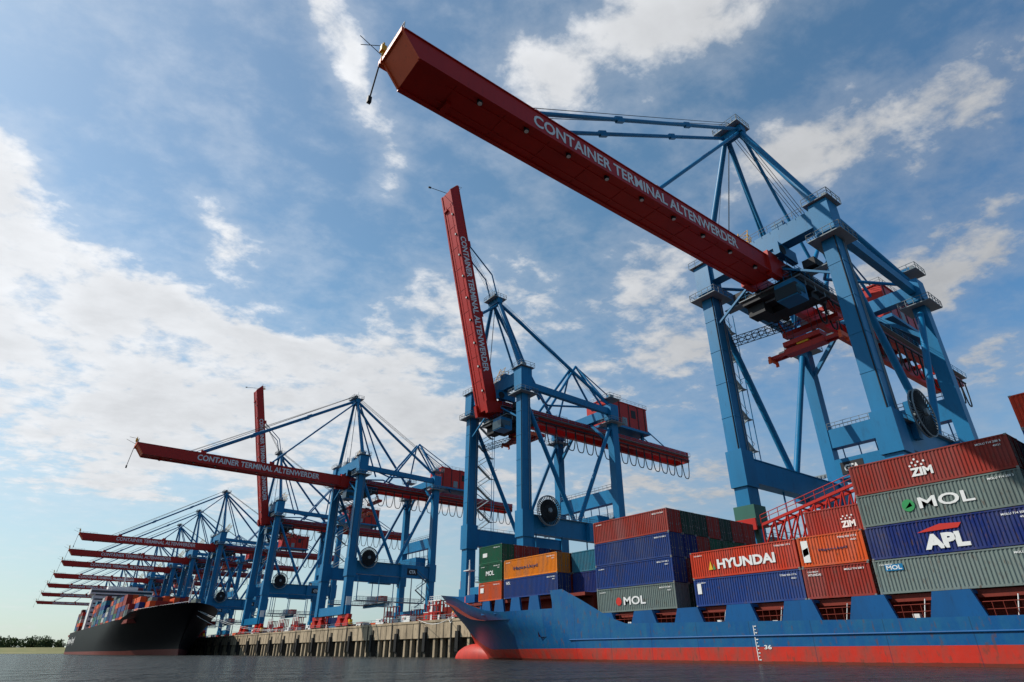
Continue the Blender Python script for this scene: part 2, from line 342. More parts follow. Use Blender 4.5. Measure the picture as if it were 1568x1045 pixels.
# rear girder
for sx in(-1,1):
    B.box(sx*2.3-.55,sx*2.3+.55,84,159,55.3,58.5,RD)
    B.box(sx*3.0-.0 if sx>0 else -4.0,4.0 if sx>0 else -3.0,84,159,56.8,56.9,GY)
    B.rail((sx*4,84,56.9),(sx*4,159,56.9),BL,1.1,2.5,.05)
for yy in range(86,160,6): B.box(-1.75,1.75,yy,yy+.5,57.4,58.3,RD)
B.box(-2.9,2.9,158.8,159.5,55.3,58.6,RD)
for sx in(-1,1):
    for yy in(85,116): B.box(sx*2.3-.5,sx*2.3+.5,yy-.8,yy+.8,58.5,60.95,BL)
    B.beam((sx*11.2,116,50),(sx*3,116,58.8),.7,.7,BL)
# machinery house
B.box(-4.4,4.4,122,139,60.6,68,RD); B.box(-4.9,4.9,121.5,139.5,59.9,60.6,BL); B.box(-4.6,4.6,121.8,139.2,68,68.25,RD)
for yy in(123,127,131,135,138):
    B.box(4.4,4.5,yy-.15,yy+.15,60.7,68,DK); B.box(-4.5,-4.4,yy-.15,yy+.15,60.7,68,DK)
B.box(4.4,4.48,128,130,61,63.5,GY); B.box(4.4,4.48,132,134,64,66.5,DK)
for s_ in((-1,0,1,0),(1,0,1,1),(1,1,-1,1),(-1,1,-1,0)):
    B.rail((4.6*s_[0],121.8+17.4*s_[1],68.25),(4.6*s_[2],121.8+17.4*s_[3],68.25),GY,1.1,1.7,.05)
B.box(-2,1.5,124,128,68.25,69.6,RD); B.box(-1,2,132,134,68.25,69.3,GY)
for sx in(-1,1):
    for yy in(122.5,138.5): B.box(sx*2.3-.4,sx*2.3+.4,yy-.4,yy+.4,58.5,59.9,BL)
B.box(-8.5,8.5,111,115,28.5,32,BL); B.box(12.1,13.4,103,112,24.2,28.4,BL); B.box(-13.4,-12.1,103,112,24.2,28.4,BL)
B.box(13.4,13.44,105.2,109.2,25.1,27.3,DK); B.box(-7.6,-3.6,110.94,111,29.1,31.3,DK)
yy=92
while yy<156:
    pts=[(3.35,yy+3.5*t/10,55.6-6.0*(1-(2*t/10-1)**4)) for t in range(11)]
    for p,q_ in zip(pts,pts[1:]): B.tube(p,q_,.14,DK,5)
    yy+=3.5
B.box(3.2,3.5,90,159,55.55,55.8,DK)
# stair tower
z=28.5;fl=0
while z<57:
    y0,y1=(88.2,92.2) if fl%2==0 else (92.2,88.2)
    B.beam((-12.9,y0,z),(-12.9,y1,z+2.8),.9,.12,GY); B.tube((-13.4,y0,z+1.1),(-13.4,y1,z+3.9),.05,GY,4); B.tube((-12.4,y0,z+1.1),(-12.4,y1,z+3.9),.05,GY,4)
    B.box(-13.4,-12.4,(y1 if y1>90 else y1-1),(y1+1 if y1>90 else y1),z+2.75,z+2.85,GY); z+=2.85; fl+=1
z=14.7;fl=0
while z<26:
    y0,y1=(109,113) if fl%2==0 else (113,109)
    B.beam((13.3,y0,z),(13.3,y1,z+2.8),.9,.12,GY); B.tube((13.8,y0,z+1.1),(13.8,y1,z+3.9),.06,GY,4); z+=2.85; fl+=1
for yv in(87.3,93.2):
    for xv in(-13.4,-12.4): B.tube((xv,yv,28.4),(xv,yv,58),.09,BL,5)
for yv in(87.3,93.2): B.tube((-13.4,yv,45),(-11.2,86 if yv<90 else yv,45),.08,BL,5)
def lattice(mb,p,q_,w,n,m,r=.07):
    p=Vector(p);q_=Vector(q_);d=(q_-p).normalized(); up=Vector((0,0,1)) if abs(d.z)<.9 else Vector((0,1,0))
    a_=d.cross(up).normalized()*w/2; b_=a_.cross(d).normalized()*w/2
    cs=[a_+b_,a_-b_,-a_-b_,-a_+b_]
    for c in cs: mb.tube(p+c,q_+c,r,m,5)
    for i in range(n):
        A_=p.lerp(q_,i/n);B_=p.lerp(q_,(i+1)/n)
        for j in range(4): mb.tube(A_+cs[j],B_+cs[(j+1)%4],r*.7,m,4); mb.tube(A_+cs[j],A_+cs[(j+1)%4],r*.7,m,4)
lattice(B,(-5,88,64.3),(-6,92,72.5),1.8,6,YE,.08)
lattice(B,(-10,87.5,49.5),(-1,92,51),1.3,9,DK)
B.tube((-3.5,85,64),(-3.5,85,67.5),.2,BL,6); B.box(-4.4,-2.6,84.2,86,64.2,65.6,GY)
B.box(3,5,83.9,86,64.2,65.4,BL)
for sx in(-1,1): 
    B.tube((sx*11.2+.9,83.62,29.5),(sx*11.2+.9,83.62,58),.09,DK,5)
    B.tube((sx*11.2+1.25,85.6,29.5),(sx*11.2+1.25,85.6,58),.07,GY,5); B.tube((sx*11.2+1.25,86.1,29.5),(sx*11.2+1.25,86.1,58),.07,GY,5)
# boom root machinery
for sx in(-1,1):
    B.box(sx*3.6-.5,sx*3.6+.5,82.5,88,58.6,60.8,BL); B.tube((sx*3.6-.6,83.5,59.5),(sx*3.6+.6,83.5,59.5),.9,DK,14)
    B.beam((sx*10.2,84.2,52),(sx*3.2,84.2,56.5),.35,.35,BL)
    B.box(sx*6.5-1,sx*6.5+1,86,89,56.0,57.4,DK)
B.box(-9.9,9.9,86.6,88.2,55.4,55.55,GY); B.rail((-9.9,88.2,55.55),(9.9,88.2,55.55),GY,1.1,1.5,.05)
ME_body=body.mesh('portal_frame',CR)

# boom (origin at hinge)
b_=MB(); Lb=66.8
sec=lambda y,zb: [(-2.3,y,zb),(2.3,y,zb),(2.3,y,1.5),(-2.3,y,1.5)]
ys=[(1,-1.6),(-Lb+2.0,-1.6),(-Lb,1.0)]
vs=[p for y,zb in ys for p in sec(y,zb)]
b_.add(vs,[(0,1,2,3),(0,4,5,1),(1,5,6,2),(2,6,7,3),(3,7,4,0),(5,9,10,6),(6,10,11,7),(7,11,8,4),(11,10,9,8)],RD)
b_.add(vs,[(4,8,9,5)],OR)  # tip face and trim: sunlight on red steel put into orange colour
for sx in(-1,1):
    b_.beam((sx*2.3,-Lb+1.95,-1.65),(sx*2.3,-Lb-.05,.95),.22,.16,OR)
    b_.box(sx*2.3-.28,sx*2.3+.28,-Lb+2,1,-1.78,-1.6,RD); b_.box(sx*2.3-.14,sx*2.3+.14,-Lb,1,1.5,1.62,RD)
    b_.box(sx*1.1-.12,sx*1.1+.12,-Lb+6,1,-1.68,-1.6,RD)
y=-4
while y>-Lb+6:
    b_.tube((1.75,y,-1.6),(1.75,y,-2.05),.34,DK,10); b_.tube((1.75,y,-2.05),(1.75,y,-2.1),.26,WH,10)
    b_.box(-2.3,2.3,y-3.1,y-3.0,-1.66,-1.6,RD)
    y-=6.6
b_.box(-2.0,-.4,-Lb+7,-Lb+7.6,-2.1,-1.6,RD)
b_.box(-2.9,-2.32,-Lb-.4,-Lb+1.5,.7,1.6,OR); b_.box(-2.3,2.3,-Lb-.3,-Lb,1.05,1.7,OR)
b_.rail((-2.2,-Lb,1.6),(2.2,-Lb,1.6),GY,1.2,1,.06); b_.rail((-2.2,-Lb,1.6),(-2.2,-Lb+8,1.6),GY,1.2,1.5,.05)
b_.tube((-2.6,-Lb-.2,1.5),(-2.6,-Lb-.2,4.5),.12,YE,6); b_.box(-2.9,-2.3,-Lb-.5,-Lb+.1,3.0,3.9,YE)
b_.tube((-2.6,-Lb-.2,4),(-4.4,-Lb-2.2,4.6),.05,DK,4); b_.tube((-2.5,-Lb-.4,0.8),(-2.5,-Lb-.9,-5),.09,DK,5); b_.box(-2.7,-2.3,-Lb-1.1,-Lb-.7,-5.6,-4.8,DK)
b_.tube((-2.4,-Lb,2),(-2.4,-Lb-3,3.2),.05,DK,4)
for sx in(-1,1):
    for yy in(-26,-48): b_.box(sx*1.7-.15,sx*1.7+.15,yy-.8,yy+.8,1.5,2.6,RD)
    b_.box(sx*2.3-.5,sx*2.3+.5,-1,2,-2.2,2.2,RD)
ME_boom=b_.mesh('boom',CR)
ME_txt=text_mesh('CONTAINER TERMINAL ALTENWERDER',40.5,1.85,M_white,.022)
ME_cta=text_mesh('CTA',2.6,1.2,M_white,.05)

def stays(up):
    s=MB(); H=Vector((0,82,57))
    if not up:
        for sx in(-1,1):
            s.tube((1.5*sx,AP[0]-.3,AP[1]+.3),(1.7*sx,34,59.4),.3,BL,8); s.tube((1.5*sx,AP[0]-.3,AP[1]-.6),(1.7*sx,56,59.4),.3,BL,8)
            for k_ in(0.35,.7):
                P0=Vector((1.5*sx,AP[0]-.3,AP[1]+.3)); P1=Vector((1.7*sx,34,59.4)); P=P0.lerp(P1,k_); dd=(P1-P0).normalized()*.9; s.beam(P-dd,P+dd,.5,.9,BL)
            for e in(.2,.7): s.tube((e*sx,AP[0]-.8,AP[1]+2.2),(e*sx,32-3*e,58.8),.06,DK,4)
    else:
        an=math.radians(77)
        def bp(d): return H+Vector((0,-math.cos(an)*d+math.sin(an)*1.8,math.sin(an)*d+math.cos(an)*1.8))
        for sx in(-1,1):
            P1=bp(48);P2=bp(26); K=Vector((0,AP[0]-2.4,AP[1]+8))
            ox=Vector((1.6*sx,0,0))
            s.tube(P1+ox,K+ox,.2,BL,6); s.tube(K+ox,Vector((0,AP[0],AP[1]))+ox,.2,BL,6); s.tube(P2+ox,Vector((0,AP[0],AP[1]-1))+ox,.25,BL,6)
            for e in(.3,.8): s.tube((e*sx,AP[0]-.8,AP[1]+2.2),bp(50)+Vector((e*sx,0,0)),.05,DK,4)
    return s.mesh('stays',CR)
ME_st={0:stays(0),1:stays(1)}
def trolley(zs):
    t=MB()
    t.box(-5.2,5.2,84.5,94,53.4,54.9,DK); t.box(-5.4,-3.6,84.5,94,54.9,55.6,DK); t.box(3.6,5.4,84.5,94,54.9,55.6,DK)
    t.box(-5.6,5.6,84.2,94.3,54.2,54.35,GY)
    for p,q_ in(((-5.6,84.2),(5.6,84.2)),((5.6,84.2),(5.6,94.3)),((-5.6,94.3),(5.6,94.3))): t.rail((*p,54.35),(*q_,54.35),BL,1.1,1.3,.05)
    t.box(-4.6,4.6,88.6,91,52.2,53.4,DK)
    t.box(1.6,5.0,82.8,86.2,50.4,53.4,BL); t.box(1.5,5.1,82.7,83.9,50.6,52.6,GL); t.box(5.0,5.06,83.2,85.6,51.4,52.6,GL)
    t.box(-5,-2,85.5,88,51.5,53.4,DK)
    for yy in(86,89,92): t.box(-5.21,5.21,yy,yy+.3,53.2,54.9,GY)
    for sx in(-1,1):
        t.tube((sx*3.4,86.5,54),(sx*3.4,95.5,54),.5,DK,12)
        for yy in(91.2,93.6): t.tube((sx*2.2,yy,53.4),(sx*2.2,yy,zs+2.6),.05,DK,4)
    t.box(-3.2,3.2,91.2,93.8,zs+1.5,zs+2.3,RD); t.tube((-2.2,92.4,zs+2.5),(-1.8,92.4,zs+2.5),.6,DK,12); t.tube((1.8,92.4,zs+2.5),(2.2,92.4,zs+2.5),.6,DK,12)
    t.box(-3.4,3.4,91.6,93.4,zs+.2,zs+1.2,RD); t.box(-1,1,91.4,93.6,zs+1.2,zs+1.5,YE)
    for yy in(91.9,93.1): t.box(-6.1,6.1,yy-.18,yy+.18,zs+.3,zs+.85,RD)
    for sx in(-1,1):
        t.box(sx*6.1-.2,sx*6.1+.2,91.25,93.7,zs+.05,zs+.85,OR)
        for yy in(91.3,93.6):
            t.box(sx*6.1-.25,sx*6.1+.25,yy-.12,yy+.12,zs-.45,zs+.3,OR)
        t.box(sx*4.2-.5,sx*4.2+.5,92.1,92.9,zs+.85,zs+1.3,WH)
    t.box(-5,5,95.5,97,50.8,51.6,RD); t.rail((-5,95.4,51.6),(5,95.4,51.6),RD,1.1,1.2,.06)
    for sx in(-1,1): t.tube((sx*4.6,96,51.6),(sx*4.6,94,53.6),.15,RD,6)
    return t.mesh('hoist_trolley',CR)
ME_tr={0:trolley(45.4),1:trolley(50)}
r=MB(); R0=3.3
for k_ in range(36):
    t0=2*math.pi*k_/36; c,s_=math.cos(t0),math.sin(t0)
    r.beam((.0,.55*c,.55*s_),(.0,R0*c,R0*s_),.12,.10,DK); r.beam((.5,.55*c,.55*s_),(.5,R0*c,R0*s_),.12,.10,DK)
    t1_=2*math.pi*(k_+1)/36
    for xx in(0,.5): r.tube((xx,R0*c,R0*s_),(xx,R0*math.cos(t1_),R0*math.sin(t1_)),.11,GY,5)
r.tube((.1,0,0),(.4,0,0),2.5,DK,36); r.tube((-1.4,0,0),(.9,0,0),.5,GY,16)
r.beam((-1.2,0,-3.3),(-1.2,0,2),.7,1.2,BL)
ME_reel=r.mesh('cable_reel',CR)

def crane(x,up):
    e=empty('container_crane',(x,0,0))
    obj('portal_frame',ME_body,e)
    bo=obj('boom',ME_boom,e,(0,82,57),(math.radians(-77) if up else 0,0,0))
    obj('boom_lettering',ME_txt,bo,(2.33,-49.5,-.95),(math.pi/2,0,math.pi/2))
    obj('boom_lettering',ME_txt,bo,(-2.33,-9,-.95),(math.pi/2,0,-math.pi/2))
    obj('stays',ME_st[int(up)],e); obj('hoist_trolley',ME_tr[int(up)],e)
    obj('cable_reel',ME_reel,e,(13.7,90.0,29.6))
    obj('logo',ME_cta,e,(13.47,106,25.6),(math.pi/2,0,math.pi/2)); obj('logo',ME_cta,e,(-7,110.92,29.6),(math.pi/2,0,0))
    return e
for x,up in((-41,0),(-119,1),(-213.5,0),(-305,1),(-408,0),(-480,0),(-545,0),(-640,0),(-740,0),(-860,0),(-1005,0)):
    crane(x,up)

# ---------------------------------------------------------------- containers
def cont_mesh(Lc,H=2.68,Wd=2.44):
    c=MB(); po=.16
    for x0 in(0,Lc-po):
        for y0 in(0.01,Wd-po-.01): c.box(x0+(.01 if x0==0 else 0),x0+po-(.01 if x0 else 0),y0,y0+po,.02,H-.02,0)
    for y0 in(.015,Wd-.015-.12):
        c.box(po,Lc-po,y0,y0+.12,.02,.18,0); c.box(po,Lc-po,y0,y0+.12,H-.13,H-.02,0)
    for x0 in(.015,Lc-.015-.12):
        c.box(x0,x0+.12,po,Wd-po,.02,.18,0); c.box(x0,x0+.12,po,Wd-po,H-.13,H-.02,0)
    for x0 in(0,Lc-.18):
        for y0 in(0,Wd-.16):
            for z0 in(0,H-.12): c.box(x0,x0+.18,y0,y0+.16,z0,z0+.12,1)
    n=int((Lc-2*po)/.28); per=(Lc-2*po)/n; prof=[(0,.03),(.07,.03),(.14,.085),(.21,.085)]
    pts=[]
    for i in range(n):
        for (a_,d) in prof: pts.append((po+i*per+a_*per/.28,d))
    pts.append((Lc-po,.03))
    for side in(0,1):
        vs=[]
        for (px,d) in pts:
            y=d if side==0 else Wd-d; vs+= [(px,y,.18),(px,y,H-.13)]
        fs=[(2*i,2*i+2,2*i+3,2*i+1) if side==0 else (2*i,2*i+1,2*i+3,2*i+2) for i in range(len(pts)-1)]
        c.add(vs,fs,0)
    n=8; per=(Wd-2*po)/n; vs=[]; pts=[]
    for i in range(n):
        for (a_,d) in prof: pts.append((po+i*per+a_*per/.28,d))
    pts.append((Wd-po,.03))
    for (py,d) in pts: vs+=[(d,py,.18),(d,py,H-.13)]
    c.add(vs,[(2*i,2*i+1,2*i+3,2*i+2) for i in range(len(pts)-1)],0)
    c.box(Lc-.09,Lc-.05,po,Wd/2-.015,.18,H-.13,0); c.box(Lc-.09,Lc-.05,Wd/2+.015,Wd-po,.18,H-.13,0)
    for yy in(.45,.85,Wd-.85,Wd-.45):
        c.tube((Lc-.02,yy,.06),(Lc-.02,yy,H-.05),.022,1,6); c.box(Lc-.05,Lc-.01,yy-.08,yy+.08,.9,1.02,1)
    for zz_ in(.5,1.1,1.7,2.2): 
        for yy in(po+.02,Wd-po-.14): c.box(Lc-.05,Lc-.03,yy,yy+.12,zz_,zz_+.08,1)
    c.add([(po,po,H-.06),(Lc-po,po,H-.06),(Lc-po,Wd-po,H-.06),(po,Wd-po,H-.06)],[(0,1,2,3)],0)
    c.add([(po,po,.1),(Lc-po,po,.1),(Lc-po,Wd-po,.1),(po,Wd-po,.1)],[(3,2,1,0)],0)
    return c.mesh('container',[M_cont,M_cdark])
C40=cont_mesh(12.19); C20=cont_mesh(6.06)
P=dict(rb=(.27,.028,.018),org=(.62,.085,.015),gry=(.14,.18,.165),blu=(.012,.040,.17),nav=(.005,.018,.12),grn=(.012,.11,.055),yel=(.80,.22,.008),hy=(.50,.04,.014),mar=(.12,.015,.015),tl=(.02,.14,.21),dg=(.012,.05,.035),wh=(.42,.42,.40))
Y0=57; TP=2.7; RP=2.5
def cont(x,row,z,c,L40=True):
    k_=random.uniform(.85,1.1); col=tuple(min(1,v*k_) for v in P[c])
    return obj('shipping_container',C40 if L40 else C20,None,(x+random.uniform(-.03,.03),Y0+row*RP+random.uniform(0,.03),z),(0,0,0),col)
def letter(o,s,w,h,dx,dz,mat=M_white,b=.02): obj('lettering',text_mesh(s,w,h,mat,b),o,(dx,-.006,dz),(math.pi/2,0,0))
M_txtb=paint('dark_lettering',(.02,.03,.08),.5,.1); M_redp=paint('red_marking',(.5,.03,.02),.5,.1); M_grnp=paint('green_marking',(.03,.25,.08),.5,.1)
def patch(o,pts,mat,name='marking'):
    b1=MB(); b1.add([(px,-.008,pz) for px,pz in pts],[tuple(range(len(pts)))]); obj(name,b1.mesh(name,[mat]),o)
def disc(cx,cz,r_,n=14,r2=None): return [(cx+r_*math.cos(2*math.pi*i/n),cz+(r2 or r_)*math.sin(2*math.pi*i/n)) for i in range(n)]
def small(o,Lc=12.19):
    letter(o,'MOLU 714 208 3' if random.random()<.5 else 'TTNU 930 117 6',1.7,.16,Lc-2.2,2.15)
    if random.random()<.6: letter(o,'45G1',.5,.14,Lc-1.1,1.85)
    if random.random()<.5: letter(o,'CLU 88210',1.0,.12,.5,2.2)
def bay(x,z,front,hs,L40=True,row1=None):
    out=[]
    for t_,c in enumerate(front):
        o=cont(x,0,z+t_*TP,c,L40); out.append(o); small(o,12.19 if L40 else 6.06)
    for r_,h in enumerate(hs,1):
        for t_ in range(h):
            c=random.choice(['rb','mar','dg','blu','nav','grn','rb','gry','mar','org'])
            if r_==1 and row1 and t_<len(row1): c=row1[t_]
            o=cont(x,r_,z+t_*TP,c,L40)
            if r_==1 and t_>=len(front): out.append(o)
    return out
ZB=5.2; ZF=7.96
A=bay(-24.4,ZB,['gry','nav','gry','rb'],[4,4,4,4,4,4,4])
letter(A[3],'ZIM',1.7,.7,4.9,.75,b=.05)
for dx,dz in((0,0),(.45,0),(.9,0),(.22,.25),(.68,.25),(1.12,.25),(.45,.5)): patch(A[3],disc(5.0+dx,1.65+dz,.09,8),M_white)
letter(A[2],'MOL',4.0,.9,4.8,.85); patch(A[2],disc(4.0,1.25,.5),M_grnp); patch(A[2],[(3.7,1.0),(4.3,1.15),(4.2,1.5)],M_redp)
letter(A[1],'APL',3.2,1.15,4.3,.35,b=.06); patch(A[1],[(4.0,1.7),(7.0,1.75),(7.3,2.1),(5.8,2.2),(4.8,1.95)],M_redp)
patch(A[0],[(.9,1.75),(2.3,1.75),(2.3,2.25),(.9,2.25)],M_blue); letter(A[0],'MOL',1.2,.34,1.0,1.83)
Bq=bay(-30.75,ZB,['rb','org'],[3,3,3,2,2,2,2],False,['rb','blu','rb'])
letter(Bq[2],'ZIM',1.3,.6,3.4,.7,b=.05)
for dx,dz in((0,0),(.4,0),(.8,0),(.2,.22),(.6,.22),(1.0,.22)): patch(Bq[2],disc(3.5+dx,1.5+dz,.08,8),M_white)
patch(Bq[1],[(.35,.4),(1.0,.4),(1.0,2.3),(.35,2.3)],M_white); patch(Bq[1],[(.4,.9),(.95,1.1),(.95,1.7),(.4,1.5)],M_blue); letter(Bq[1],'Hapag-Lloyd',2.6,.28,1.9,1.2,M_txtb); letter(Bq[0],'HYUNDAI',1.2,.2,.5,1.9)
Bb=bay(-43.1,ZB,['blu','hy'],[2,2,2,2,2,2,2])
letter(Bb[1],'HYUNDAI',6.6,.95,3.3,.75,b=.04); patch(Bb[1],[(2.2,.75),(2.7,.75),(2.5,1.65)],M_yel); patch(Bb[1],[(2.75,.75),(3.05,.75),(2.85,1.35)],M_grnp); patch(Bb[0],[(.4,1.2),(.9,1.2),(.9,2.2),(.4,2.2)],M_white)
Cc=bay(-57.8,ZB,['gry','blu','blu','rb'],[4,4,4,4,4,4,3],True,['dg','mar','nav','dg'])
letter(Cc[0],'MOL',3.4,.9,4.4,.7); patch(Cc[0],disc(3.6,1.15,.45),M_redp)
Ee=bay(-77.4,ZF,['blu','yel'],[2,2,1,2,2,2])
letter(Ee[1],'Hapag-Lloyd',5.6,.6,2.4,1.0,M_txtb); letter(Ee[0],'MOL',1.0,.3,.6,1.9)
bay(-64.9,ZF,[],[2,2,2,2,2,2],False,['nav','tl'])
Ff=bay(-84.1,ZF,['org','grn','grn'],[3,3,3,3,2],False)
letter(Ff[1],'MOL',2.2,.7,1.9,.9); patch(Ff[0],[(.5,1.2),(1.4,1.2),(1.4,1.9),(.5,1.9)],M_white); patch(Ff[2],[(1,1),(2.2,1),(2.2,1.6),(1,1.6)],M_white)
Dd=bay(-11.2,ZB,['rb','blu','tl','blu','hy'],[5,5,5,4,4,4,4]); letter(Dd[4],'COSCO',6,1.3,1.2,.8); bay(3.2,ZB,['gry','rb','blu','org'],[4,4,4,4,4,4,4])

# ---------------------------------------------------------------- near ship
mh,nh,bh=newmat('hull_paint'); Lh=nh.links.new
t=N(nh,'ShaderNodeTexCoord'); sp=N(nh,'ShaderNodeSeparateXYZ'); Lh(t.outputs['Object'],sp.inputs[0])
def mh_(op,a_,b__=None,clamp=False):
    n=N(nh,'ShaderNodeMath',operation=op); n.use_clamp=clamp
    for i,x in enumerate((a_,b__)):
        if x is None: continue
        if isinstance(x,(int,float)): n.inputs[i].default_value=x
        else: Lh(x,n.inputs[i])
    return n.outputs[0]
bowf=mh_('DIVIDE',mh_('SUBTRACT',-88,sp.outputs[0]),12,True)
mp=N(nh,'ShaderNodeMapping'); mp.inputs['Scale'].default_value=(1,1,.35); Lh(t.outputs['Object'],mp.inputs[0])
n1=N(nh,'ShaderNodeTexNoise'); n1.inputs['Scale'].default_value=.9; n1.inputs['Detail'].default_value=7; n1.inputs['Roughness'].default_value=.7; Lh(mp.outputs[0],n1.inputs[0])
thr=mh_('ADD',1.40,mh_('MULTIPLY',mh_('POWER',bowf,2),2.6))
fac=mh_('GREATER_THAN',sp.outputs[2],thr)
def ramp(c0,c1,p0,p1):
    r_=N(nh,'ShaderNodeValToRGB'); r_.color_ramp.elements[0].color=(*c0,1); r_.color_ramp.elements[1].color=(*c1,1); r_.color_ramp.elements[0].position=p0; r_.color_ramp.elements[1].position=p1; Lh(n1.outputs[0],r_.inputs[0]); return r_.outputs[0]
mx=N(nh,'ShaderNodeMix',data_type='RGBA'); Lh(fac,mx.inputs[0]); Lh(ramp((.48,.028,.015),(.22,.06,.045),.42,.7),mx.inputs[6]); Lh(ramp((.003,.072,.215),(.014,.11,.21),.38,.75),mx.inputs[7])
n3=N(nh,'ShaderNodeTexNoise'); n3.inputs['Scale'].default_value=3; n3.inputs['Detail'].default_value=6; Lh(mp.outputs[0],n3.inputs[0])
ru=N(nh,'ShaderNodeMapRange'); ru.inputs[1].default_value=.6; ru.inputs[2].default_value=.7; Lh(n3.outputs[0],ru.inputs[0])
mx2=N(nh,'ShaderNodeMix',data_type='RGBA'); Lh(mh_('MULTIPLY',ru.outputs[0],.6),mx2.inputs[0]); Lh(mx.outputs[2],mx2.inputs[6]); mx2.inputs[7].default_value=(.10,.05,.035,1)
wet=mh_('MULTIPLY',mh_('LESS_THAN',mh_('ADD',sp.outputs[2],mh_('MULTIPLY',n1.outputs[0],.3)),.38),.7)
mx3=N(nh,'ShaderNodeMix',data_type='RGBA'); Lh(wet,mx3.inputs[0]); Lh(mx2.outputs[2],mx3.inputs[6]); mx3.inputs[7].default_value=(.03,.025,.015,1)
wv=mh_('LESS_THAN',mh_('FRACT',mh_('DIVIDE',sp.outputs[0],6.1)),.012)
mx4=N(nh,'ShaderNodeMix',data_type='RGBA'); Lh(mh_('MULTIPLY',wv,.45),mx4.inputs[0]); Lh(mx3.outputs[2],mx4.inputs[6]); mx4.inputs[7].default_value=(.01,.02,.05,1)
Lh(mx4.outputs[2],bh.inputs['Base Color']); bh.inputs['Roughness'].default_value=.35; bh.inputs['Specular IOR Level'].default_value=.25
n5=N(nh,'ShaderNodeTexNoise'); n5.inputs['Scale'].default_value=.8; n5.inputs['Detail'].default_value=2; Lh(t.outputs['Object'],n5.inputs[0])
bpn=N(nh,'ShaderNodeBump'); bpn.inputs['Strength'].default_value=.5; bpn.inputs['Distance'].default_value=.06; Lh(n5.outputs[0],bpn.inputs['Height']); Lh(bpn.outputs[0],bh.inputs['Normal'])
M_sblue=paint('ship_blue',(.003,.08,.235),.45,.45,.4); M_sred=paint('ship_deck_red',(.20,.03,.018),.7,.5,.5)
ship=empty('container_ship',(0,0,0))
CY=67.6; HB=11.7; XE=62
def interp(x,tab):
    for (a0,b0),(a1,b1) in zip(tab,tab[1:]):
        if x<=a1: return b0+(b1-b0)*max(0,min(1,(x-a0)/(a1-a0)))
    return tab[-1][1]
zd=lambda x: interp(x,[(-110,10.9),(-100,9.9),(-94,9.0),(-90,7.6),(-86,6.6),(-82,6.2),(-69.5,6.1),(-68,8.3),(-65.5,8.3),(-60,4.6),(-58,3.9),(-30,3.35),(0,3.1),(62,3.1)])
def xs_(z): return interp(z,[(-1,-97.5),(0,-98.5),(3,-101),(6,-104),(8.5,-107),(11,-110)])
def hbr(x,z,s):
    Lz=interp(z,[(-1,46),(3,40),(6.3,30),(11,26)]); kx=interp(z,[(-1,1.25),(3,1.0),(6.3,.75),(11,.62)])
    t_=min(1,s/Lz); return HB*max(0,math.sin(math.pi/2*t_))**kx
cols=[0,.3,.8,1.5,2.5,4,6,8,10,12,14,16,18,20,22,24,26,28,32,36,40.3,41,42,44.5,47,50,52,56,62,70,80,95,110,130,150,172]
lev=[-1,-.3,.3,.9,1.5,2.2,3.0,3.8,4.6,5.4,6.2,7,7.8,8.6,9.4,10.2,11]
h=MB(); rows=len(lev)-1
for side in(-1,1):
    vs=[]
    for s in cols:
        zt=zd(-110+s)
        for z in lev:
            z=min(z,zt); x0=xs_(z); x=x0+s*(XE-x0)/(XE+110)
            vs.append((x,CY+side*hbr(x,z,x-x0),z))
    n=rows+1
    for i in range(len(cols)-1):
        for j in range(rows):
            idx=(i*n+j,(i+1)*n+j,(i+1)*n+j+1,i*n+j+1); pts=[]
            for q_ in (idx if side<0 else idx[::-1]):
                if not pts or (Vector(vs[q_])-Vector(pts[-1])).length>1e-4: pts.append(vs[q_])
            if len(pts)>1 and (Vector(pts[0])-Vector(pts[-1])).length<1e-4: pts.pop()
            if len(pts)>2: h.add(pts,[tuple(range(len(pts)))],0,True)
h.add([(XE,CY-HB,-1),(XE,CY+HB,-1),(XE,CY+HB,3.1),(XE,CY-HB,3.1)],[(0,1,2,3)],0)
hm=h.mesh('hull',[mh])
bm=bmesh.new(); bm.from_mesh(hm); bmesh.ops.remove_doubles(bm,verts=bm.verts,dist=.0005); bm.to_mesh(hm); bm.free()
obj('hull',hm,ship)
d=MB(); vs=[]
for s in cols:
    x=-109.5+s; zt=zd(x); z_=min(zt-1.0,7.5) if x<-69 or x>-58 else 2.8
    if x<-91: z_=zt-1.1
    hb=max(0,hbr(x,zt,s-.4)-.35) if s>.4 else 0
    vs+=[(x,CY-hb,z_),(x,CY+hb,z_)]
d.add(vs,[(2*i,2*i+2,2*i+3,2*i+1) for i in range(len(cols)-1)],0)
obj('deck',d.mesh('deck',[M_sred]),ship)
bu=MB(); nu,nv=20,14; vs=[]
for i in range(nu+1):
    u_=math.pi*i/nu
    for j in range(nv):
        v_=2*math.pi*j/nv; vs.append((-99.5-6.8*math.cos(u_),CY+2.0*math.sin(u_)*math.cos(v_),-.1+2.5*math.sin(u_)*math.sin(v_)))
bu.add(vs,[(i*nv+j,i*nv+(j+1)%nv,(i+1)*nv+(j+1)%nv,(i+1)*nv+j) for i in range(nu) for j in range(nv)],0,True)
M_sredp=paint('antifouling_red',(.46,.035,.02),.5,.55,.5)
obj('bulbous_bow',bu.mesh('bulbous_bow',[M_sredp]),ship)
f=MB()
x=-57.4
